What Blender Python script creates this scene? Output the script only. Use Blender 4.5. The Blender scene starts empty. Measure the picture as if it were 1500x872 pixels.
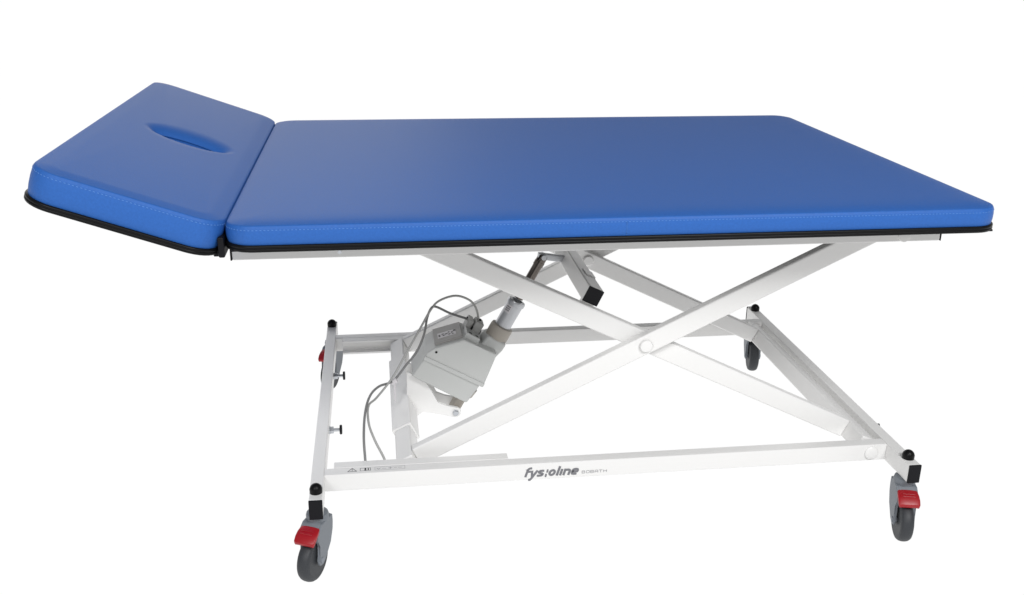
import bpy, bmesh, math, random
from mathutils import Vector, Matrix, Euler

random.seed(4)
scene = bpy.context.scene
C = scene.collection
H = 0.758                      # height of the mattress underside above the floor (all part shapes are written with z=0 there)

# ------------------------------------------------------------------ camera
cd = bpy.data.cameras.new('camera'); cam = bpy.data.objects.new('camera', cd); C.objects.link(cam)
cam.location = (0.2866, -1.8231, 0.5517 + H)
cam.rotation_euler = Euler((1.2276, -0.0118, -0.1334), 'XYZ')
cd.sensor_width = 36; cd.lens = 36 * 1465.4 / 1500
cd.clip_start = .05; cd.clip_end = 200
scene.camera = cam

# ------------------------------------------------------------------ world (dim studio) and lamps
w = bpy.data.worlds.new('World'); scene.world = w; w.use_nodes = True
bg = w.node_tree.nodes['Background']; bg.inputs[0].default_value = (.97, .98, 1, 1); bg.inputs[1].default_value = .22

def area(name, loc, target, size, sizey, power, col=(1, 1, 1)):
    l = bpy.data.lights.new(name, 'AREA'); l.shape = 'RECTANGLE'; l.size = size; l.size_y = sizey
    l.energy = power; l.color = col
    o = bpy.data.objects.new(name, l); C.objects.link(o); o.location = loc
    o.rotation_euler = (Vector(target) - Vector(loc)).to_track_quat('-Z', 'Y').to_euler()
    return o
area('key_softbox', (1.9, -2.9, 3.4), (.8, .4, .5), 1.8, 1.4, 134)
area('fill_softbox', (-1.3, -3.2, 3.0), (.6, .4, .4), 1.6, 1.4, 68)
area('back_softbox', (-1.5, 6.0, 2.8), (.3, .5, .7), 5.0, 2.4, 55)

scene.view_settings.view_transform = 'Standard'; scene.view_settings.look = 'None'
scene.view_settings.exposure = 0; scene.view_settings.gamma = 1

# ------------------------------------------------------------------ materials
def mat(name, col, rough=.4, metal=0, coat=0, spec=.5, emit=0, bump=None, var=0, vscale=6):
    m = bpy.data.materials.new(name); m.use_nodes = True
    nt = m.node_tree; b = nt.nodes['Principled BSDF']
    b.inputs['Base Color'].default_value = (*col, 1); b.inputs['Roughness'].default_value = rough
    b.inputs['Metallic'].default_value = metal; b.inputs['Coat Weight'].default_value = coat
    b.inputs['Specular IOR Level'].default_value = spec
    if emit:
        b.inputs['Emission Color'].default_value = (1, 1, 1, 1); b.inputs['Emission Strength'].default_value = emit
    tc = nt.nodes.new('ShaderNodeTexCoord')
    if var:
        n = nt.nodes.new('ShaderNodeTexNoise'); n.inputs['Scale'].default_value = vscale; n.inputs['Detail'].default_value = 5
        nt.links.new(tc.outputs['Object'], n.inputs['Vector'])
        r = nt.nodes.new('ShaderNodeMapRange'); r.inputs[3].default_value = 1 - var; r.inputs[4].default_value = 1 + var
        nt.links.new(n.outputs['Fac'], r.inputs[0])
        mx = nt.nodes.new('ShaderNodeMix'); mx.data_type = 'RGBA'; mx.blend_type = 'MULTIPLY'; mx.inputs[0].default_value = 1
        mx.inputs[6].default_value = (*col, 1)
        nt.links.new(r.outputs[0], mx.inputs[7]); nt.links.new(mx.outputs[2], b.inputs['Base Color'])
        r2 = nt.nodes.new('ShaderNodeMapRange'); r2.inputs[3].default_value = rough - .06; r2.inputs[4].default_value = rough + .06
        nt.links.new(n.outputs['Fac'], r2.inputs[0]); nt.links.new(r2.outputs[0], b.inputs['Roughness'])
    if bump:
        prev = None
        for sc, st, dist in bump:
            n = nt.nodes.new('ShaderNodeTexNoise'); n.inputs['Scale'].default_value = sc; n.inputs['Detail'].default_value = 4
            nt.links.new(tc.outputs['Object'], n.inputs['Vector'])
            bp = nt.nodes.new('ShaderNodeBump'); bp.inputs['Strength'].default_value = st; bp.inputs['Distance'].default_value = dist
            nt.links.new(n.outputs['Fac'], bp.inputs['Height'])
            if prev: nt.links.new(prev.outputs[0], bp.inputs['Normal'])
            prev = bp
        nt.links.new(prev.outputs[0], b.inputs['Normal'])
    return m

M = dict(
    floor=mat('glowing_white_backdrop', (.02, .02, .02), .6, spec=0, emit=1.0),  # added glow keeps the floor pure white and hides cast shadows
    white=mat('white_powder_coat', (.778, .773, .763), .34, spec=.5, var=.012, bump=[(900, .06, .0004)]),
    vinyl=mat('blue_vinyl', (.023, .112, .400), .52, spec=.26, var=.16, vscale=230, bump=[(620, .34, .0007), (11, .06, .003)]),
    thread=mat('blue_thread', (.085, .225, .56), .6),
    seam=mat('seam_blue', (.04, .15, .44), .6),
    black=mat('black_rubber', (.004, .004, .0045), .38, spec=.16),
    blackplastic=mat('black_plastic', (.004, .004, .006), .5, spec=.2, var=.1, vscale=60, bump=[(300, .2, .0005)]),
    motor=mat('grey_plastic', (.50, .51, .50), .5, var=.02, vscale=30, bump=[(1200, .15, .0004)]),
    panel=mat('mid_grey_plastic', (.30, .29, .28), .5, var=.03, vscale=40),
    plug=mat('plug_grey', (.34, .34, .33), .5, var=.03, vscale=60),
    collar=mat('beige_grey_plastic', (.36, .33, .29), .5, var=.03, vscale=60),
    alu=mat('anodised_aluminium', (.50, .51, .53), .34, metal=.75),
    chrome=mat('chrome', (.13, .115, .105), .10, metal=1),
    zinc=mat('zinc_steel', (.55, .57, .60), .3, metal=1),
    caster=mat('caster_grey_plastic', (.17, .187, .21), .5, var=.05, vscale=60),
    tyre=mat('grey_tyre', (.028, .031, .036), .55, var=.18, vscale=45, bump=[(260, .2, .0006)]),
    rim=mat('rim_grey', (.21, .23, .26), .5),
    red=mat('red_plastic', (.33, .004, .010), .38, var=.08, vscale=50, bump=[(200, .12, .0008)]),
    cable=mat('grey_cable', (.20, .20, .20), .5),
    cablelight=mat('light_grey_cable', (.38, .38, .37), .5),
    ink=mat('grey_print', (.17, .17, .185), .6),
    inklight=mat('pale_grey_print', (.34, .34, .35), .6),
    inkdark=mat('dark_print', (.05, .05, .055), .6),
    sticker=mat('sticker_paper', (.62, .60, .62), .5),
)

# ------------------------------------------------------------------ mesh helpers
TABLE = Vector((.8, .578, 0))
def finish(name, bm, m, parent=None, smooth=True, angle=40, wn=True, local=False):
    bmesh.ops.recalc_face_normals(bm, faces=bm.faces)
    me = bpy.data.meshes.new(name); bm.to_mesh(me); bm.free()
    me.materials.append(M[m])
    if smooth:
        for p in me.polygons: p.use_smooth = True
        me.set_sharp_from_angle(angle=math.radians(angle))
    o = bpy.data.objects.new(name, me); C.objects.link(o)
    if parent is not None:
        o.parent = parent
        if not local and parent.type == 'EMPTY': o.location = (-TABLE.x, -TABLE.y, H)
    if smooth and wn:
        mod = o.modifiers.new('wn', 'WEIGHTED_NORMAL'); mod.keep_sharp = True
    return o

def box(bm, c, h, ex=(1, 0, 0), ey=(0, 1, 0), ez=(0, 0, 1), bev=.003, seg=2):
    c = Vector(c); ex, ey, ez = Vector(ex), Vector(ey), Vector(ez)
    vs = [bm.verts.new(c + ex * h[0] * i + ey * h[1] * j + ez * h[2] * k) for i in (-1, 1) for j in (-1, 1) for k in (-1, 1)]
    fs = [bm.faces.new([vs[i] for i in q]) for q in ((0, 1, 3, 2), (4, 6, 7, 5), (0, 4, 5, 1), (2, 3, 7, 6), (0, 2, 6, 4), (1, 5, 7, 3))]
    if bev:
        es = list({e for f in fs for e in f.edges})
        bmesh.ops.bevel(bm, geom=es, offset=bev, segments=seg, profile=.5, affect='EDGES')

def prism(bm, pts, axis, a0, a1, bev=.002, seg=2):
    """polygon pts in a plane, extruded along 'axis' (a unit Vector) from a0 to a1; pts are Vectors"""
    ax = Vector(axis)
    lo = [bm.verts.new(Vector(p) + ax * a0) for p in pts]; hi = [bm.verts.new(Vector(p) + ax * a1) for p in pts]
    n = len(pts); fs = [bm.faces.new(lo[::-1]), bm.faces.new(hi)]
    for i in range(n):
        fs.append(bm.faces.new((lo[i], lo[(i + 1) % n], hi[(i + 1) % n], hi[i])))
    if bev:
        es = list({e for f in fs for e in f.edges})
        bmesh.ops.bevel(bm, geom=es, offset=bev, segments=seg, profile=.5, affect='EDGES')

def lathe(bm, base, axis, prof, n=24):
    """prof: list of (distance along axis, radius)"""
    base, ax = Vector(base), Vector(axis).normalized()
    s = ax.orthogonal().normalized(); t = ax.cross(s)
    rings = []
    for d, r in prof:
        if r < 1e-6: rings.append([bm.verts.new(base + ax * d)])
        else: rings.append([bm.verts.new(base + ax * d + (s * math.cos(2 * math.pi * k / n) + t * math.sin(2 * math.pi * k / n)) * r) for k in range(n)])
    for a, b in zip(rings, rings[1:]):
        for k in range(n):
            q = [a[k % len(a)], a[(k + 1) % len(a)], b[(k + 1) % len(b)], b[k % len(b)]]
            u = []
            for v in q:
                if v not in u: u.append(v)
            if len(u) > 2: bm.faces.new(u)
    for r in (rings[0], rings[-1]):
        if len(r) > 2: bm.faces.new(r)

def tube(bm, pts, r, n=10, sub=6):
    P = [Vector(p) for p in pts]
    S = []
    for i in range(len(P) - 1):
        p0, p1, p2, p3 = P[max(i - 1, 0)], P[i], P[i + 1], P[min(i + 2, len(P) - 1)]
        for k in range(sub):
            t = k / sub
            S.append(.5 * ((2 * p1) + (p2 - p0) * t + (2 * p0 - 5 * p1 + 4 * p2 - p3) * t * t + (3 * p1 - p0 - 3 * p2 + p3) * t ** 3))
    S.append(P[-1])
    up = Vector((.3, 1, .2)); rings = []
    for i, p in enumerate(S):
        d = (S[min(i + 1, len(S) - 1)] - S[max(i - 1, 0)]).normalized()
        a = d.cross(up).normalized(); b = d.cross(a)
        rings.append([bm.verts.new(p + (a * math.cos(2 * math.pi * k / n) + b * math.sin(2 * math.pi * k / n)) * r) for k in range(n)])
    for x, y in zip(rings, rings[1:]):
        for k in range(n): bm.faces.new((x[k], x[(k + 1) % n], y[(k + 1) % n], y[k]))
    bm.faces.new(rings[0]); bm.faces.new(rings[-1])

def strip(bm, pts, wdt, o, eu, ev, en, lift=0, closed=False, thick=.0003):
    """a flat printed stroke of width wdt following 2-D pts on the plane o + x*eu + y*ev"""
    P = [Vector((a, b)) for a, b in pts]; n = len(P); L_, R_ = [], []
    for i in range(n):
        d0 = (P[i] - P[i - 1]).normalized() if (i > 0 or closed) else None
        d1 = (P[(i + 1) % n] - P[i]).normalized() if (i < n - 1 or closed) else None
        if d0 is None: d0 = d1
        if d1 is None: d1 = d0
        t = (d0 + d1); t = t.normalized() if t.length > 1e-6 else d0
        nn = Vector((-t.y, t.x)); k = 1 / max(.45, nn.dot(Vector((-d0.y, d0.x))))
        L_.append(P[i] + nn * wdt / 2 * k); R_.append(P[i] - nn * wdt / 2 * k)
    f = lambda q, z: bm.verts.new(o + eu * q.x + ev * q.y + en * (z + lift))
    A = [f(q, thick) for q in L_]; B = [f(q, thick) for q in R_]
    for i in range(n if closed else n - 1):
        j = (i + 1) % n; bm.faces.new((A[i], A[j], B[j], B[i]))

def rrect(L, W, ins, r, n=9, ne=14):
    """rounded rectangle loop 0..L x 0..W inset by ins"""
    r = max(r - ins, .004); x0, y0, x1, y1 = ins, ins, L - ins, W - ins
    pts = []
    for cx, cy, a0 in ((x1 - r, y0 + r, -90), (x1 - r, y1 - r, 0), (x0 + r, y1 - r, 90), (x0 + r, y0 + r, 180)):
        arc = [(cx + r * math.cos(math.radians(a0 + 90 * k / n)), cy + r * math.sin(math.radians(a0 + 90 * k / n))) for k in range(n + 1)]
        pts += arc
        nxt = {-90: (x1, y1 - r), 0: (x0 + r, y1), 90: (x0, y0 + r), 180: (x1 - r, y0)}[a0]
        for k in range(1, ne):
            t = k / ne; pts.append((arc[-1][0] + (nxt[0] - arc[-1][0]) * t, arc[-1][1] + (nxt[1] - arc[-1][1]) * t))
    return pts

def bridge(bm, a, b):
    n = len(a)
    for i in range(n): bm.faces.new((a[i], a[(i + 1) % n], b[(i + 1) % n], b[i]))

def cushion(name, L, W, zt, seam, r, parent, X, hole=None):
    """upholstered slab; X maps (x, y, z) to the table; returns (object, trim, stitching)"""
    T0 = .0125
    prof = [(.004, T0 - .004), (.0015, T0), (-.0005, T0 + (seam - T0) * .3), (-.0008, T0 + (seam - T0) * .6), (.0003, seam - .004), (.0012, seam - .0009),
            (.0022, seam), (.0022, seam + .0010), (.0034, seam + .0022), (.008, seam + (zt - seam) * .40), (.016, seam + (zt - seam) * .60), (.028, seam + (zt - seam) * .79), (.045, seam + (zt - seam) * .92), (.07, seam + (zt - seam) * .985), (.11, zt)]
    if hole: prof = prof[:-3] + [(.032, seam + (zt - seam) * .86), (.038, seam + (zt - seam) * .90)]
    bm = bmesh.new(); prev = None
    for ins, z in prof:
        lp = [bm.verts.new(X(x, y, z)) for x, y in rrect(L, W, ins, r)]
        if prev: bridge(bm, prev, lp)
        prev = lp; last = (ins, z)
    if hole is None:
        flat = rrect(L, W, last[0], r)
        bm.faces.new(prev)
    else:
        hx, hy, a, b = hole; out = rrect(L, W, last[0], r)
        def lens(s, sy, k):
            x, y = out[k]; ph = math.atan2((y - hy) / .54, (x - hx) / .14)
            c_, s_ = math.cos(ph), math.sin(ph)
            return hx + a * s * c_, hy + b * sy * s_ * abs(s_) ** (.3 / s ** 4)
        steps = [(1.42, 3.2, 0), (1.40, 3.05, 0), (1.36, 2.75, .0003), (1.30, 2.35, .0013), (1.24, 1.95, .0032), (1.17, 1.6, .006), (1.11, 1.35, .009), (1.06, 1.17, .0122), (1.03, 1.07, .0150), (1.02, 1.04, .0158), (.99, .93, .0170), (1.012, 1.02, .0184), (1.0, .98, .023), (.985, .95, .034), (.96, .9, .05), (.9, .8, .056)]
        for s, sy, d in steps:
            lp = [bm.verts.new(X(*lens(s, sy, k), last[1] - d)) for k in range(len(out))]
            bridge(bm, prev, lp); prev = lp
        bm.faces.new(prev)
    base = [bm.verts.new(X(x, y, .003)) for x, y in rrect(L, W, .006, r)]
    bm.faces.new(base)
    o = finish(name, bm, 'vinyl', parent, angle=80, wn=False)
    # black rubber T-moulding round the lower edge
    bm = bmesh.new(); prev = None
    tp = [(.006, .0), (-.0018, .0002), (-.0028, .0018), (-.0032, .0042), (-.0027, .0058), (-.0019, .0065), (-.0027, .0072), (-.0032, .009), (-.0027, .0115), (-.0012, .0131), (.006, .0135)]
    first = None
    for ins, z in tp:
        lp = [bm.verts.new(X(x, y, z)) for x, y in rrect(L, W, ins, r)]
        if prev: bridge(bm, prev, lp)
        else: first = lp
        prev = lp
    bridge(bm, prev, first)
    trim = finish('edge_trim', bm, 'black', o, angle=50, wn=False)
    # stitches just under the seam
    bm = bmesh.new(); loop = rrect(L, W, .0005, r, 12, 1); loop.append(loop[0]); acc = 0; nxt = 0
    for (ax, ay), (bx, by) in zip(loop, loop[1:]):
        seg = math.hypot(bx - ax, by - ay)
        if seg < 1e-9: continue
        dx, dy = (bx - ax) / seg, (by - ay) / seg
        while nxt < acc + seg:
            t = nxt - acc; px, py = ax + dx * t, ay + dy * t; nx, ny = dy, -dx
            z = seam - .0052
            vs = [bm.verts.new(X(px + dx * e * .0017 + nx * q[0], py + dy * e * .0013 + ny * q[0], z + q[1])) for e in (-1, 1) for q in ((-.0004, -.0008), (.0009, -.0004), (.0009, .0004), (-.0004, .0008))]
            bm.faces.new(vs[:4]); bm.faces.new(vs[4:][::-1])
            for k in range(4): bm.faces.new((vs[k], vs[(k + 1) % 4], vs[4 + (k + 1) % 4], vs[4 + k]))
            nxt += .0072
        acc += seg
    finish('stitching', bm, 'thread', o, smooth=False)
    return o

# ------------------------------------------------------------------ setting: white seamless backdrop
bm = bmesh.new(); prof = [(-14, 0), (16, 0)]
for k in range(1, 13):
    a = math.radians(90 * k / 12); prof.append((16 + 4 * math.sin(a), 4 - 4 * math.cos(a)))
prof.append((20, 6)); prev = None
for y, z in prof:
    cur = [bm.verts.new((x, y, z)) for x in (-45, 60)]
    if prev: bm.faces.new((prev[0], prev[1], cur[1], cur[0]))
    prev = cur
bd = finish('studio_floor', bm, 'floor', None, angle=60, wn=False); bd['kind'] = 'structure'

# ------------------------------------------------------------------ the treatment table
table = bpy.data.objects.new('treatment_table', None); C.objects.link(table); table.location = TABLE
table.empty_display_size = .2
table['label'] = 'blue padded adjustable treatment table with raised headrest on white scissor frame with castors'
table['category'] = 'treatment table'

L, W = 1.55, 1.1558
mattress = cushion('mattress', L, W, .0550, .0470, .055, table, lambda x, y, z: Vector((x, y, z)))
mattress['label'] = 'long flat blue vinyl mattress section'
bm = bmesh.new()
for k in range(10):      # the vertical joint in the side panel
    z0, z1 = .016 + k * .0027, .016 + k * .0027 + .0021
    box(bm, (.762, -.0006, (z0 + z1) / 2), (.0005, .0006, (z1 - z0) / 2), bev=0)
finish('side_seam', bm, 'seam', mattress, smooth=False)

AN = math.radians(19.5); hu = Vector((-math.cos(AN), 0, math.sin(AN))); hn = Vector((math.sin(AN), 0, math.cos(AN))); h0 = Vector((-.012, 0, -.016))
LH = .348; h0 = h0 + hu * .008
headrest = cushion('headrest', LH, W, .0730, .0665, .055, table, lambda x, y, z: h0 + hu * (LH - x) + Vector((0, y, 0)) + hn * z, hole=(LH - .157, W / 2, .076, .030))
headrest['label'] = 'tilted blue vinyl headrest with a slit for the face'

# platform under the mattress
ZR = -.064
def rail(y):
    bm = bmesh.new(); box(bm, (.753, y, (ZR - .0016) / 2), (.7625, .015, (-.0016 - ZR) / 2))
    o = finish('platform_rail', bm, 'white', table)
    for x, s in ((-.0095, -1), (1.5155, 1)):
        bm = bmesh.new(); box(bm, (x + s * .0018, y, (ZR - .0025) / 2), (.0018 if s < 0 else .001, .0152, (-.0025 - ZR) / 2 + .0004), bev=.001)
        finish('end_cap', bm, 'blackplastic', o)
    bm = bmesh.new(); s = -1 if y < .5 else 1
    lathe(bm, (1.43, y + s * .015, -.050), (0, s, 0), [(-.001, .014), (.003, .014), (.0045, .012), (.0045, 0)], 24)
    finish('pivot_pin', bm, 'white', o)
    bm = bmesh.new(); lathe(bm, (.205, y + s * .0149, -.052), (0, s, 0), [(0, .004), (.0006, .004), (.0006, 0)], 12)
    finish('screw', bm, 'zinc', o)
    return o
rail(.1743); rail(W - .1743)
for x in (.06, .52, 1.0, 1.44):
    bm = bmesh.new(); box(bm, (x, W / 2, -.017), (.02, W / 2 - .1895, .0153))
    finish('platform_crossbar', bm, 'white', table)
bm = bmesh.new(); box(bm, (L / 2, W / 2, .0006), (L / 2 - .012, W / 2 - .012, .0020), bev=.0008)
finish('platform_board', bm, 'blackplastic', table)
bm = bmesh.new(); box(bm, (-.0075, W / 2, .004), (.006, W / 2 - .022, .020), bev=.003)
finish('hinge_strip', bm, 'blackplastic', table)
for y in (.05, W - .05):
    bm = bmesh.new(); box(bm, (-.014, y, -.011), (.011, .012, .007), bev=.002)
    finish('hinge', bm, 'blackplastic', table)
prismpts = [h0 + hu * .02 + hn * -.012, h0 + hu * .30 + hn * -.012]
for y in (.3, W - .3):
    bm = bmesh.new(); c = (prismpts[0] + prismpts[1]) / 2; box(bm, (c.x, y, c.z), (.14, .015, .0118), ex=hu, ez=hn)
    finish('headrest_support', bm, 'white', table)

# base frame
ZB = -.5639; HC = .045
def dome(bm, x, y, z):
    lathe(bm, (x, y, z), (0, 0, 1), [(0, .0135), (.009, .0138), (.014, .012), (.018, .0085), (.0205, .004), (.021, 0)], 24)
def crossbar(x):
    bm = bmesh.new(); box(bm, (x, W / 2, ZB - HC / 2), (.0143, W / 2 - .0541, HC / 2), bev=.003)
    o = finish('base_crossbar', bm, 'white', table)
    for s in (-1, 1):
        bm = bmesh.new(); box(bm, (x, W / 2 + s * (W / 2 - .052), ZB - HC / 2), (.0146, .0024, HC / 2 + .0003), bev=.0015)
        finish('end_cap', bm, 'blackplastic', o)
        bm = bmesh.new(); dome(bm, x, W / 2 + s * (W / 2 - .0865), ZB)
        finish('bumper', bm, 'black', o)
    return o
XL, XR = .1338, 1.4791
left = crossbar(XL); right = crossbar(XR)
for y in (.742, .417):
    bm = bmesh.new(); ax = (1, 0, 0); b = (XL + .0143, y, ZB - .022)
    lathe(bm, b, ax, [(-.001, .010), (.004, .010), (.0045, .0085), (.0045, .009), (.011, .009), (.0115, .0045), (.026, .0045)], 6)
    k = finish('adjusting_bolt', bm, 'zinc', left, angle=30)
    bm = bmesh.new(); lathe(bm, b, ax, [(.0255, .010), (.0262, .0118), (.0310, .0118), (.0316, .010)], 24)
    finish('bolt_foot', bm, 'blackplastic', left)
bm = bmesh.new(); lathe(bm, (XR + .0143, .262, ZB - .006), (1, 0, 0), [(0, .005), (.004, .005), (.005, 0)], 12)
finish('screw', bm, 'blackplastic', right)

def long_bar(y, s):
    bm = bmesh.new(); box(bm, ((XL + XR) / 2, y, ZB - .0218), ((XR - XL) / 2 - .0135, .015, .0212))
    o = finish('base_side_bar', bm, 'white', table)
    bm = bmesh.new(); lathe(bm, (1.4273, y + s * .015, ZB - .0215), (0, s, 0), [(-.001, .0165), (.003, .0165), (.0055, .014), (.0065, .009), (.0065, 0)], 24)
    finish('pivot_pin', bm, 'white', o)
    return o
front = long_bar(.1733, -1); back = long_bar(W - .1733, 1)

def channel(y_wall, s):
    """C section roller track, open towards the middle; s = +1 opens towards +y"""
    t, d, x0, x1 = .003, .026, .168, .561
    z0, z1 = ZB - .0425, ZB - .0008
    prof = [(0, z0), (d, z0), (d, z0 + .006), (d - t, z0 + .006), (d - t, z0 + t), (t, z0 + t), (t, z1 - t), (d - t, z1 - t), (d - t, z1 - .006), (d, z1 - .006), (d, z1), (0, z1)]
    bm = bmesh.new(); prism(bm, [Vector((0, y_wall + s * a, z)) for a, z in prof], (1, 0, 0), x0, x1, bev=.0007, seg=1)
    return finish('roller_track', bm, 'white', table)
channel(.1886, 1); channel(W - .1886, -1)

# printed marks on the front bar
o_ = Vector((.594, .1583, ZB - .0345)); eu = Vector((1, 0, 0)); ev = Vector((0, 0, 1)); en = Vector((0, -1, 0))
S = .0001477; SH = .32
def glyphs(name, strokes, wdt, m, o, sc, shear, parent):
    bm = bmesh.new()
    for i, (dx, pts, cl) in enumerate(strokes):
        q = [((x + dx + y * shear) * sc, y * sc) for x, y in pts]
        strip(bm, q, wdt * sc, o, eu, ev, en, lift=i * .00004, closed=cl)
    return finish(name, bm, m, parent, smooth=False)
def arc(cx, cy, rx, ry, a0, a1, n=12):
    return [(cx + rx * math.cos(math.radians(a0 + (a1 - a0) * k / n)), cy + ry * math.sin(math.radians(a0 + (a1 - a0) * k / n))) for k in range(n + 1)]
logo = [
    (0, [(18, 0), (18, 112)] + arc(52, 112, 34, 36, 180, 90, 5) + [(76, 148)], False), (0, [(18, 92), (72, 92)], False),
    (82, [(6, 108), (38, 4)], False), (82, [(92, 108), (36, -30)] + [(22, -50), (-4, -50)], False),
    (182, [(100, 96), (44, 96), (28, 84), (28, 68), (46, 58), (78, 52), (92, 42), (92, 28), (76, 15), (10, 15)], False),
    (310, [(12, 2), (36, 2)], False), (310, [(12, 22), (36, 22)], False), (310, [(12, 78), (36, 78)], False), (310, [(12, 98), (36, 98)], False),
    (366, arc(52, 56, 38, 40, 0, 360, 24)[:-1], True),
    (492, [(16, 0), (16, 160)], False),
    (544, [(16, 0), (16, 110)], False),
    (596, [(16, 0), (16, 110)], False), (596, [(16, 92), (70, 92), (88, 84), (94, 70), (94, 0)], False),
    (716, [(20, 56), (94, 56), (98, 76), (88, 92), (70, 97), (46, 97), (26, 88), (18, 70), (18, 40), (28, 20), (48, 15), (98, 15)], False),
]
glyphs('brand_lettering', logo, 36, 'ink', o_, S, SH, front)
bob = []; Bx = 0
LT = {
    'B': [([(2, 0), (2, 42), (40, 42), (46, 36), (46, 27), (40, 22), (2, 22)], False), ([(2, 0), (42, 0), (48, 5), (48, 16), (42, 21)], False)],
    'O': [([(8, 0), (2, 8), (2, 34), (8, 42), (44, 42), (50, 34), (50, 8), (44, 0)], True)],
    'A': [([(2, 0), (2, 32), (10, 42), (42, 42), (50, 32), (50, 0)], False), ([(4, 16), (48, 16)], False)],
    'T': [([(0, 42), (50, 42)], False), ([(25, 40), (25, 0)], False)],
    'H': [([(2, 0), (2, 42)], False), ([(50, 0), (50, 42)], False), ([(4, 22), (48, 22)], False)]}
for ch in 'BOBATH':
    for pts, cl in LT[ch]: bob.append((Bx, pts, cl))
    Bx += 68
glyphs('model_lettering', bob, 8.5, 'inklight', Vector((.7275, .1583, ZB - .0325)), S, 0, front)
# symbols on top of the bar
eu, ev, en = Vector((1, 0, 0)), Vector((0, 1, 0)), Vector((0, 0, 1))
ot = Vector((0, 0, ZB - .0006))
bm = bmesh.new()
tri = [(.199, .1675), (.2185, .1675), (.2088, .182)]
strip(bm, tri, .0014, ot, eu, ev, en, closed=True)
strip(bm, [(.2088, .1775), (.2088, .1735)], .0018, ot, eu, ev, en, lift=.0001); strip(bm, [(.2088, .1715), (.2088, .1698)], .0018, ot, eu, ev, en, lift=.0001)
strip(bm, [(.2265, .1685), (.2265, .1800), (.2365, .1800), (.2365, .1685)], .0010, ot, eu, ev, en, closed=True)
strip(bm, [(.2392, .1685), (.2392, .1800), (.2492, .1800), (.2492, .1685)], .0010, ot, eu, ev, en, closed=True)
strip(bm, [(.2378, .168), (.2378, .1805)], .0016, ot, eu, ev, en, lift=.0001)
strip(bm, [(.2442, .1705), (.2442, .1752)], .0028, ot, eu, ev, en, lift=.0001); strip(bm, [(.2442, .1762), (.2442, .1785)], .0024, ot, eu, ev, en, lift=.0001)
finish('warning_symbols', bm, 'inkdark', front, smooth=False)
bm = bmesh.new()
strip(bm, [(.259, .168), (.259, .182), (.3255, .182), (.3255, .168)], .0007, ot, eu, ev, en, closed=True)
strip(bm, [(.263, .177), (.267, .1715), (.271, .177)], .0016, ot, eu, ev, en)
strip(bm, [(.2745, .1745), (.284, .1745)], .0012, ot, eu, ev, en)
strip(bm, [(.2885, .175), (.2975, .175)], .0016, ot, eu, ev, en); strip(bm, [(.293, .179), (.293, .171)], .0014, ot, eu, ev, en, lift=.0001)
strip(bm, [(.301, .1755), (.3075, .1755)], .0014, ot, eu, ev, en); strip(bm, [(.310, .1755), (.3185, .1755)], .0014, ot, eu, ev, en)
finish('weight_symbols', bm, 'inklight', front, smooth=False)

# scissor frame: the outer pair rises to the right, the inner pair to the left
PV0, PV1 = Vector((.334, 0, -.585)), Vector((1.430, 0, -.052))
dB = (PV1 - PV0).normalized(); nB = Vector((-dB.z, 0, dB.x))
QV0, QV1 = Vector((1.430, 0, -.585)), Vector((.334, 0, -.052))
dA = (QV0 - QV1).normalized(); nA = Vector((-dA.z, 0, dA.x))      # runs down to the right
XP, ZP = .882, -.3185
def arm(p0, p1, d, n, y, h=.0235):
    bm = bmesh.new(); c = (p0 + p1) / 2 + Vector((0, y, 0)); ln = (p1 - p0).length / 2
    box(bm, c, (ln, .0125, h), ex=d, ez=n, bev=.004, seg=3)
    return finish('scissor_arm', bm, 'white', table)
Y_B, Y_A, Y_A2, Y_B2 = .2475, .2755, .8955, .9235
b0 = arm(PV0 + dB * .021, PV1 + dB * .02, dB, nB, Y_B); a0 = arm(QV1 - dA * .02, QV0 - dA * .021, dA, nA, Y_A)
a1 = arm(QV1 - dA * .02, QV0 - dA * .021, dA, nA, Y_A2); b1 = arm(PV0 + dB * .021, PV1 + dB * .02, dB, nB, Y_B2)
def pin(o, y, s):
    bm = bmesh.new(); lathe(bm, (XP, y, ZP), (0, s, 0), [(-.001, .0155), (.005, .0155), (.0075, .0135), (.008, .0125), (.008, 0)], 28)
    finish('pivot_pin', bm, 'white', o)
pin(b0, Y_B - .0125, -1); pin(a1, Y_A2 - .0125, -1)
def crosstube(p, d, n, y0, y1, hx=.021, hz=.0215):
    bm = bmesh.new(); box(bm, p + Vector((0, (y0 + y1) / 2, 0)), (hx, (y1 - y0) / 2, hz), ex=d, ez=n, bev=.005, seg=3)
    return finish('cross_tube', bm, 'white', table)
lt = crosstube(PV0, dB, nB, .2165, .9385); rt = crosstube(QV0, dA, nA, .1895, .9665)
# lower roller axle ends seen at the far track
for yy, sg in ((.9385, 1), (.2165, -1)):
    bm = bmesh.new(); lathe(bm, PV0 + Vector((0, yy, 0)), (0, sg, 0), [(-.001, .0150), (.022, .0150)], 20)
    finish('track_roller', bm, 'blackplastic', lt)
# hidden upper axles that tie the arms to the rails
for x in (.334, 1.43):
    for ya, yb in ((.19, .288), (.883, W - .19)):
        bm = bmesh.new(); lathe(bm, (x, ya, -.050), (0, 1, 0), [(0, .008), (yb - ya, .008)], 16)
        finish('upper_axle', bm, 'zinc', table)

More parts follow.
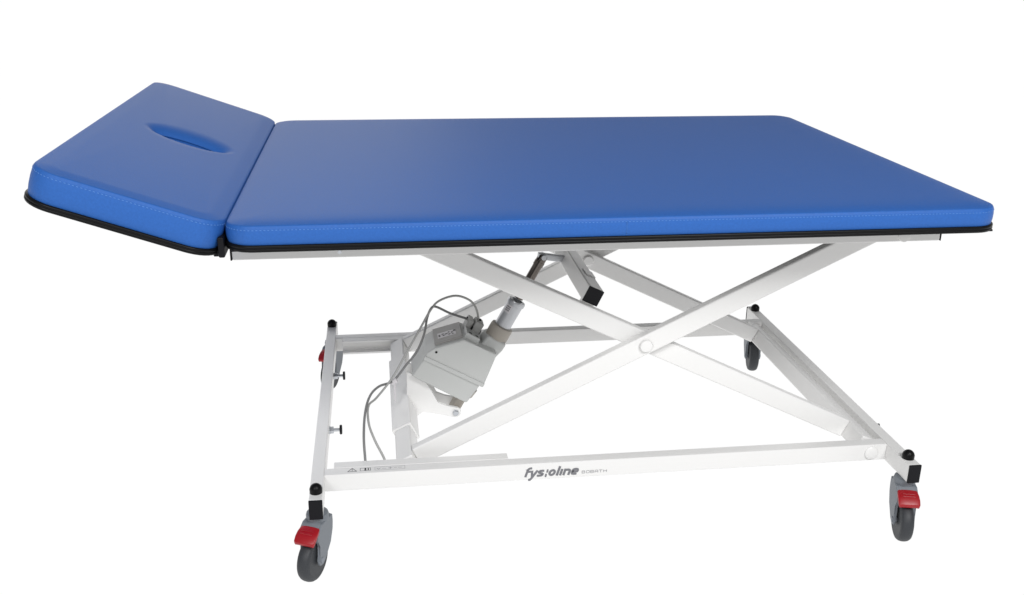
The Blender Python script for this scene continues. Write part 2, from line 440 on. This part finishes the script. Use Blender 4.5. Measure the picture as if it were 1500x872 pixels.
# lift beam lying on the inner arms
bc = QV1 + dA * ((.7655 - QV1.x) / dA.x); bc = Vector((.7655, 0, bc.z)) + nA * .0455
bc = bc - dA * (bc.x - .7650) / dA.x * 1.0
bm = bmesh.new(); box(bm, bc + Vector((0, .585, 0)), (.0195, .302, .0195), ex=dA, ez=nA, bev=.0035, seg=3)
beam = finish('lift_beam', bm, 'white', table)
bm = bmesh.new(); box(bm, bc + Vector((0, .2812, 0)), (.0193, .0022, .0193), ex=dA, ez=nA, bev=.0015); finish('end_cap', bm, 'blackplastic', beam)
for y in (.40, .77):
    bm = bmesh.new(); box(bm, bc + Vector((0, y, 0)) + nA * .0203 + dA * .006, (.013, .022, .0014), ex=dA, ez=nA, bev=.001); finish('mounting_plate', bm, 'white', beam)
for y in (.300, .871):
    bm = bmesh.new(); box(bm, bc + Vector((0, y, 0)) - nA * .024, (.0165, .006, .0045), ex=dA, ez=nA, bev=.001); finish('mounting_plate', bm, 'white', beam)

# actuator
ya = .56
A0, A1 = Vector((.4645, ya, -.6165)), Vector((.6969, ya, -.1956))
aa = (A1 - A0).normalized(); an = Vector((aa.z, 0, -aa.x))         # an: to the right and down
yf, yr_ = .50, .622
poly = [(.3549, -.4898), (.4947, -.5732), (.5724, -.4368), (.5228, -.4132), (.4901, -.3932), (.4128, -.414), (.3933, -.427)]
P = lambda q: Vector((q[0], 0, q[1]))
r0, r1 = P((.3884, -.4362)), P((.5390, -.5205))                    # the lid joint across the housing
bm = bmesh.new()
prism(bm, [r0, r1, P(poly[2]), P(poly[3]), P(poly[4]), P(poly[5]), P(poly[6])], (0, 1, 0), yf - .003, yr_, bev=.005, seg=3)
act = finish('actuator', bm, 'motor', table)
act['label'] = 'grey electric lifting actuator with square motor housing'
bm = bmesh.new()
dn = Vector((-.5, 0, -.86)).normalized()
prism(bm, [P(poly[0]), P(poly[1]) + Vector((-.001, 0, .001)), r1 - an * .006 - dn * .001, r0 + an * .003 - dn * .001], (0, 1, 0), yf + .001, yr_ - .003, bev=.005, seg=3)
prism(bm, [r0 + dn * .0075 - an * .0005, r1 + dn * .0075, r1 - dn * .004, r0 - dn * .004], (0, 1, 0), yf - .006, yr_ + .002, bev=.0028, seg=2)
finish('motor_lid', bm, 'motor', act)
# recess panel with the connectors
pa, pb_, pc = P(poly[5]), P(poly[4]), P(poly[3])
du = (pb_ - pa).normalized(); dnn = Vector((-du.z, 0, du.x))
bm = bmesh.new(); box(bm, (pa + pb_) / 2 + Vector((0, (yf + yr_) / 2 + .004, 0)) + dnn * .001, ((pb_ - pa).length / 2 - .003, (yr_ - yf) / 2 - .010, .004), ex=du, ez=dnn, bev=.0025)
finish('connector_panel', bm, 'panel', act)
pm = (pa + pb_) / 2 + Vector((0, .556, 0)) + dnn * .0052
bm = bmesh.new(); box(bm, pm - du * .002, (.024, .017, .0003), ex=du, ez=dnn, bev=0); finish('rating_sticker', bm, 'sticker', act, smooth=False)
bm = bmesh.new()
for i, (x, y, a, b) in enumerate([(-.021, -.002, .003, .008), (-.012, .004, .004, .003), (-.010, -.006, .003, .003), (-.003, .0, .005, .003), (.004, .007, .003, .003), (.005, -.007, .004, .003), (.012, .001, .003, .004), (.019, .009, .004, .006), (.014, -.010, .003, .002)]):
    box(bm, pm + du * x + Vector((0, y, 0)) + dnn * (.0005 + i * .00002), (a * .75, b * .75, .0002), ex=du, ez=dnn, bev=0)
finish('sticker_print', bm, 'inkdark', act, smooth=False)
dv = (pc - pb_).normalized(); dvn = Vector((-dv.z, 0, dv.x)); ps = pb_ + dv * .021
bm = bmesh.new(); box(bm, ps + Vector((0, .543, 0)) + dvn * .005, (.020, .024, .008), ex=dv, ez=dvn, bev=.002); sock = finish('socket_block', bm, 'motor', act)
bm = bmesh.new()
for x in (-.009, .010): box(bm, ps + dv * x + Vector((0, .528, 0)) + dvn * .0135, (.0042, .0035, .0004), ex=dv, ez=dvn, bev=0)
finish('socket_print', bm, 'inkdark', act, smooth=False)
for x, y0, hgt, wd in ((-.0125, .583, .015, .0075), (.0085, .577, .018, .0115)):
    bm = bmesh.new(); box(bm, ps + dv * x + Vector((0, y0, 0)) + dvn * (.004 + hgt), (wd, .020, hgt), ex=dv, ez=dvn, bev=.003, seg=2)
    finish('plug', bm, 'plug', act)
bm = bmesh.new(); box(bm, ps + dv * .0205 + Vector((0, .572, 0)) + dvn * .012, (.0012, .014, .011), ex=dv, ez=dvn, bev=.0005); finish('plug_gap', bm, 'blackplastic', act)  # thin black strips filling the gaps at the plugs
bm = bmesh.new(); box(bm, ps - dv * .004 + Vector((0, .5605, 0)) + dvn * .016, (.0016, .004, .006), ex=dv, ez=dvn, bev=.0005); finish('plug_gap', bm, 'blackplastic', act)
# small screws of the housing
bm = bmesh.new()
for q in ((.418, -.424),): lathe(bm, (q[0], yf - .003, q[1]), (0, -1, 0), [(0, .0030), (.0015, .0030), (.0015, 0)], 12)
finish('screw', bm, 'black', act)
# neck, collar, column and rod along the axis
bm = bmesh.new()
nb = A0 + aa * .212
prism(bm, [nb + an * -.036 - aa * .03, nb + an * .018 - aa * .03, nb + an * .026 + aa * .0, nb + an * .027 + aa * .022, nb + an * -.029 + aa * .022], (0, 1, 0), -.031, .031, bev=.008, seg=3)
finish('gear_neck', bm, 'motor', act)
bm = bmesh.new(); lathe(bm, A0 + aa * .229, aa, [(0, .0285), (.003, .030), (.030, .030), (.036, .0285), (.038, .024), (.038, .018)], 36); finish('collar', bm, 'collar', act)
bm = bmesh.new(); lathe(bm, A0 + aa * .262, aa, [(0, .0215), (.068, .0215), (.0695, .0238), (.077, .0241), (.081, .0225), (.082, .0145), (.073, .014)], 36); col = finish('column', bm, 'alu', act)
cp = A0 + aa * .317
bm = bmesh.new()
side = (Vector((0, -1, 0)) * .72 - an * .69).normalized(); sd = side.cross(aa).normalized(); N_ = 6; prevv = None
for k in range(N_ + 1):
    t = math.radians(-24 + 48 * k / N_); dd = side * math.cos(t) + sd * math.sin(t)
    cur = [bm.verts.new(cp + dd * .0218 + aa * e) for e in (-.011, .011)]
    if prevv: bm.faces.new((prevv[0], cur[0], cur[1], prevv[1]))
    prevv = cur
finish('column_sticker', bm, 'sticker', act, wn=False)
bm = bmesh.new()
for k, e in enumerate((-.006, -.001, .004)):
    for t0 in (-14, -3, 8):
        vs = [bm.verts.new(cp + (side * math.cos(math.radians(t)) + sd * math.sin(math.radians(t))) * .0221 + aa * z) for t, z in ((t0, e), (t0 + 8, e), (t0 + 8, e + .0028), (t0, e + .0028))]
        bm.faces.new(vs)
finish('column_print', bm, 'inkdark', act, smooth=False)
bm = bmesh.new(); lathe(bm, A0 + aa * .35, aa, [(0, .0122), (.098, .0122), (.0985, .0136), (.110, .0136), (.1105, .0128), (.126, .0128), (.129, .0115), (.129, 0)], 28); finish('piston_rod', bm, 'chrome', act)
# clevis to the lift beam
bm = bmesh.new()
cl = A0 + aa * .476; tgt = bc + Vector((0, ya, 0))
dc = (tgt - cl); lc = dc.length; dc.normalize(); nc = Vector((-dc.z, 0, dc.x))
box(bm, cl + dc * (lc / 2 - .010), (lc / 2 + .004, .0065, .0085), ex=dc, ez=nc, bev=.002)
lathe(bm, cl + Vector((0, -.017, 0)), (0, 1, 0), [(0, .0065), (.034, .0065)], 16)
finish('clevis', bm, 'alu', act)

# bracket sleeve on the left cross tube, gusset and ears that carry the actuator foot
bm = bmesh.new()
box(bm, PV0 + Vector((0, .585, 0)), (.0255, .215, .0262), ex=dB, ez=nB, bev=.004, seg=2)
sl = finish('actuator_bracket', bm, 'white', table)
ft = Vector((.4675, 0, -.6072))
GP = [(.343, -.487), (.368, -.4975), (.390, -.516), (.408, -.545), (.421, -.578), (.443, -.588)] + [(ft.x + .0145 * math.cos(math.radians(q)), ft.z + .0145 * math.sin(math.radians(q))) for q in (70, 40, 10, -20, -50, -80, -105)] + [(.4183, -.609), (.3837, -.5995), (.3478, -.627), (.341, -.6265)]
for y0 in (.528, .590):
    bm = bmesh.new(); prism(bm, [P(q) for q in GP], (0, 1, 0), y0 - .004, y0 + .004, bev=.0014, seg=2)
    finish('gusset_plate', bm, 'white', sl, angle=50)
bm = bmesh.new(); box(bm, Vector((.363, .559, -.575)), (.016, .028, .003), ex=dB, ez=nB, bev=.001); finish('gusset_web', bm, 'white', sl)
bm = bmesh.new(); lathe(bm, ft + Vector((0, .517, 0)), (0, 1, 0), [(0, 0), (0, .007), (.002, .0085), (.0073, .0085), (.0074, .006), (.09, .006), (.0901, .0085), (.096, .0085)], 6)
finish('foot_bolt', bm, 'zinc', sl)
bm = bmesh.new(); box(bm, ft + Vector((0, .559, 0)) + aa * .022, (.011, .022, .036), ex=an, ez=aa, bev=.003); lathe(bm, ft + aa * .048 + Vector((0, .559, 0)), aa, [(-.01, .020), (-.002, .027), (.02, .030)], 24)
finish('actuator_foot', bm, 'collar', act)

# cables
def cable(pts, m, r=.0028):
    bm = bmesh.new(); tube(bm, pts, r); return finish('power_cable', bm, m, table, wn=False)
s1 = ps + dv * .0085 + Vector((0, .580, 0)) + dvn * .036; s2 = ps - dv * .0125 + Vector((0, .590, 0)) + dvn * .026
cable([s1, (.5265, .58, -.342), (.509, .57, -.315), (.473, .56, -.298), (.433, .55, -.305), (.410, .54, -.323), (.379, .52, -.369), (.343, .5, -.424), (.307, .475, -.478), (.267, .42, -.505), (.247, .36, -.498), (.247, .30, -.514), (.260, .26, -.538), (.280, .235, -.573), (.286, .228, -.60)], 'cablelight')
cable([s2, (.46, .57, -.349), (.424, .55, -.323), (.410, .54, -.321), (.399, .54, -.346), (.389, .52, -.384), (.369, .51, -.427), (.342, .5, -.457), (.3085, .482, -.4905), (.273, .44, -.485), (.251, .39, -.486), (.239, .33, -.501), (.235, .27, -.533), (.237, .235, -.574), (.238, .228, -.60)], 'cable', .0030)
bm = bmesh.new(); lathe(bm, s1, dvn, [(-.008, .0046), (.004, .0042), (.008, .0030)], 14); finish('cable_gland', bm, 'blackplastic', act)
bm = bmesh.new(); lathe(bm, s2, Vector((-.8, 0, .45)), [(-.004, .0052), (.010, .0044)], 14)
finish('cable_gland', bm, 'blackplastic', act)
bm = bmesh.new(); box(bm, (.310, .482, -.492), (.0085, .006, .0055), ex=dB, ez=nB, bev=.002); box(bm, (.312, .482, -.520), (.002, .004, .028), bev=.0005)
finish('cable_clip', bm, 'sticker', sl)

# castors: built once in their own space (stem at the origin, wheel trailing towards -y), then copied
def make_caster():
    R, wt = .05, .030; cy = -.032
    bm = bmesh.new()
    lathe(bm, (0, 0, 0), (0, 0, 1), [(.128, .022), (.138, .0245), (.150, .0245), (.155, .0230), (.1582, .018), (.1582, 0)], 32)
    pts = [(.0235, .142), (.0245, .124), (.022, .106), (.011, .080), (cy + .016, .052), (cy + .004, .0465), (cy - .009, .049), (cy - .0125, .060), (cy - .006, .075), (cy - .004, .096), (-.047, .112), (-.043, .128), (-.024, .142)]
    for s in (-1, 1):
        prism(bm, [Vector((0, a, b)) for a, b in pts], (1, 0, 0), s * .0205 - .0032, s * .0205 + .0032, bev=.002, seg=2)
    prism(bm, [Vector((0, a, b)) for a, b in [(.024, .143), (.0245, .124), (.022, .112), (.0, .1125), (-.034, .114), (-.045, .114), (-.041, .130), (-.024, .143)]], (1, 0, 0), -.0195, .0195, bev=.003, seg=2)
    c = finish('caster', bm, 'caster', table, local=True)
    bm = bmesh.new(); ax = (1, 0, 0); o = Vector((-wt / 2, cy, R + .009))
    lathe(bm, o, ax, [(.001, .037), (.0, .040), (.002, .0455), (.006, .0485), (.011, .0498), (.015, .05), (.019, .0498), (.024, .0485), (.028, .0455), (.030, .040), (.029, .037)], 48)
    finish('tyre', bm, 'tyre', c, angle=60)
    bm = bmesh.new(); lathe(bm, o, ax, [(.003, 0), (.003, .012), (.005, .014), (.006, .030), (.0025, .0335), (.0025, .0368), (.0275, .0368), (.0275, .0335), (.024, .030), (.025, .014), (.027, .012), (.027, 0)], 40)
    finish('wheel_rim', bm, 'rim', c, angle=30)
    bm = bmesh.new(); lathe(bm, (-.0256, cy, R + .009), (1, 0, 0), [(0, 0), (0, .005), (.0005, .0065), (.0507, .0065), (.0512, .005), (.0512, 0)], 20)
    finish('axle', bm, 'rim', c)
    return c
def pedal(c):
    bm = bmesh.new(); rows = []
    path = [(-.026, .1375, .0205), (-.037, .1370, .0225), (-.048, .1335, .0238), (-.058, .1275, .0243), (-.0655, .1205, .0238), (-.0680, .1165, .0220)]
    for y, z, hw in path:
        row = []
        for k in range(9):
            t = -1 + 2 * k / 8; row.append(Vector((t * hw, y + .0015 * t * t, z - .0016 * t ** 4)))
        rows.append(row)
    th = Vector((0, .003, -.0075)); top = [[bm.verts.new(p) for p in r] for r in rows]; bot = [[bm.verts.new(p + th) for p in r] for r in rows]
    n, k_ = len(rows), 9
    for i in range(n - 1):
        for j in range(k_ - 1):
            bm.faces.new((top[i][j], top[i][j + 1], top[i + 1][j + 1], top[i + 1][j])); bm.faces.new((bot[i][j], bot[i + 1][j], bot[i + 1][j + 1], bot[i][j + 1]))
    for i in range(n - 1):
        for j in (0, k_ - 1): bm.faces.new((top[i][j], top[i + 1][j], bot[i + 1][j], bot[i][j]))
    for j in range(k_ - 1):
        for i in (0, n - 1): bm.faces.new((top[i][j], bot[i][j], bot[i][j + 1], top[i][j + 1]))
    bmesh.ops.recalc_face_normals(bm, faces=bm.faces)
    rim_e = [e for e in bm.edges if len(e.link_faces) == 2 and e.calc_face_angle() > .7]
    bmesh.ops.bevel(bm, geom=rim_e, offset=.0018, segments=2, profile=.5, affect='EDGES')
    for j, y in enumerate((-.047, -.053)):      # moulded grip ridges
        z = .1345 - j * .003 - .0
        box(bm, (0, y, z), (.014, .0008, .0012), bev=.0004, seg=1)
    finish('brake_pedal', bm, 'red', c)
cast0 = make_caster(); pedal(cast0)
ZC = -.009
spots = [(XL, .0865, -25), (XR, .0865, -14), (XL, W - .0865, -20), (XR, W - .0865, -12)]
for i, (x, y, a) in enumerate(spots):
    if i == 0: c = cast0
    else:
        c = cast0.copy(); C.objects.link(c); c.parent = table
        for ch in cast0.children:
            if i == 3 and ch.name.startswith('brake_pedal'): continue      # the fourth castor shows no pedal
            d = ch.copy(); C.objects.link(d); d.parent = c
    c.location = (x - TABLE.x, y - TABLE.y, ZC); c.rotation_euler = (0, 0, math.radians(a))
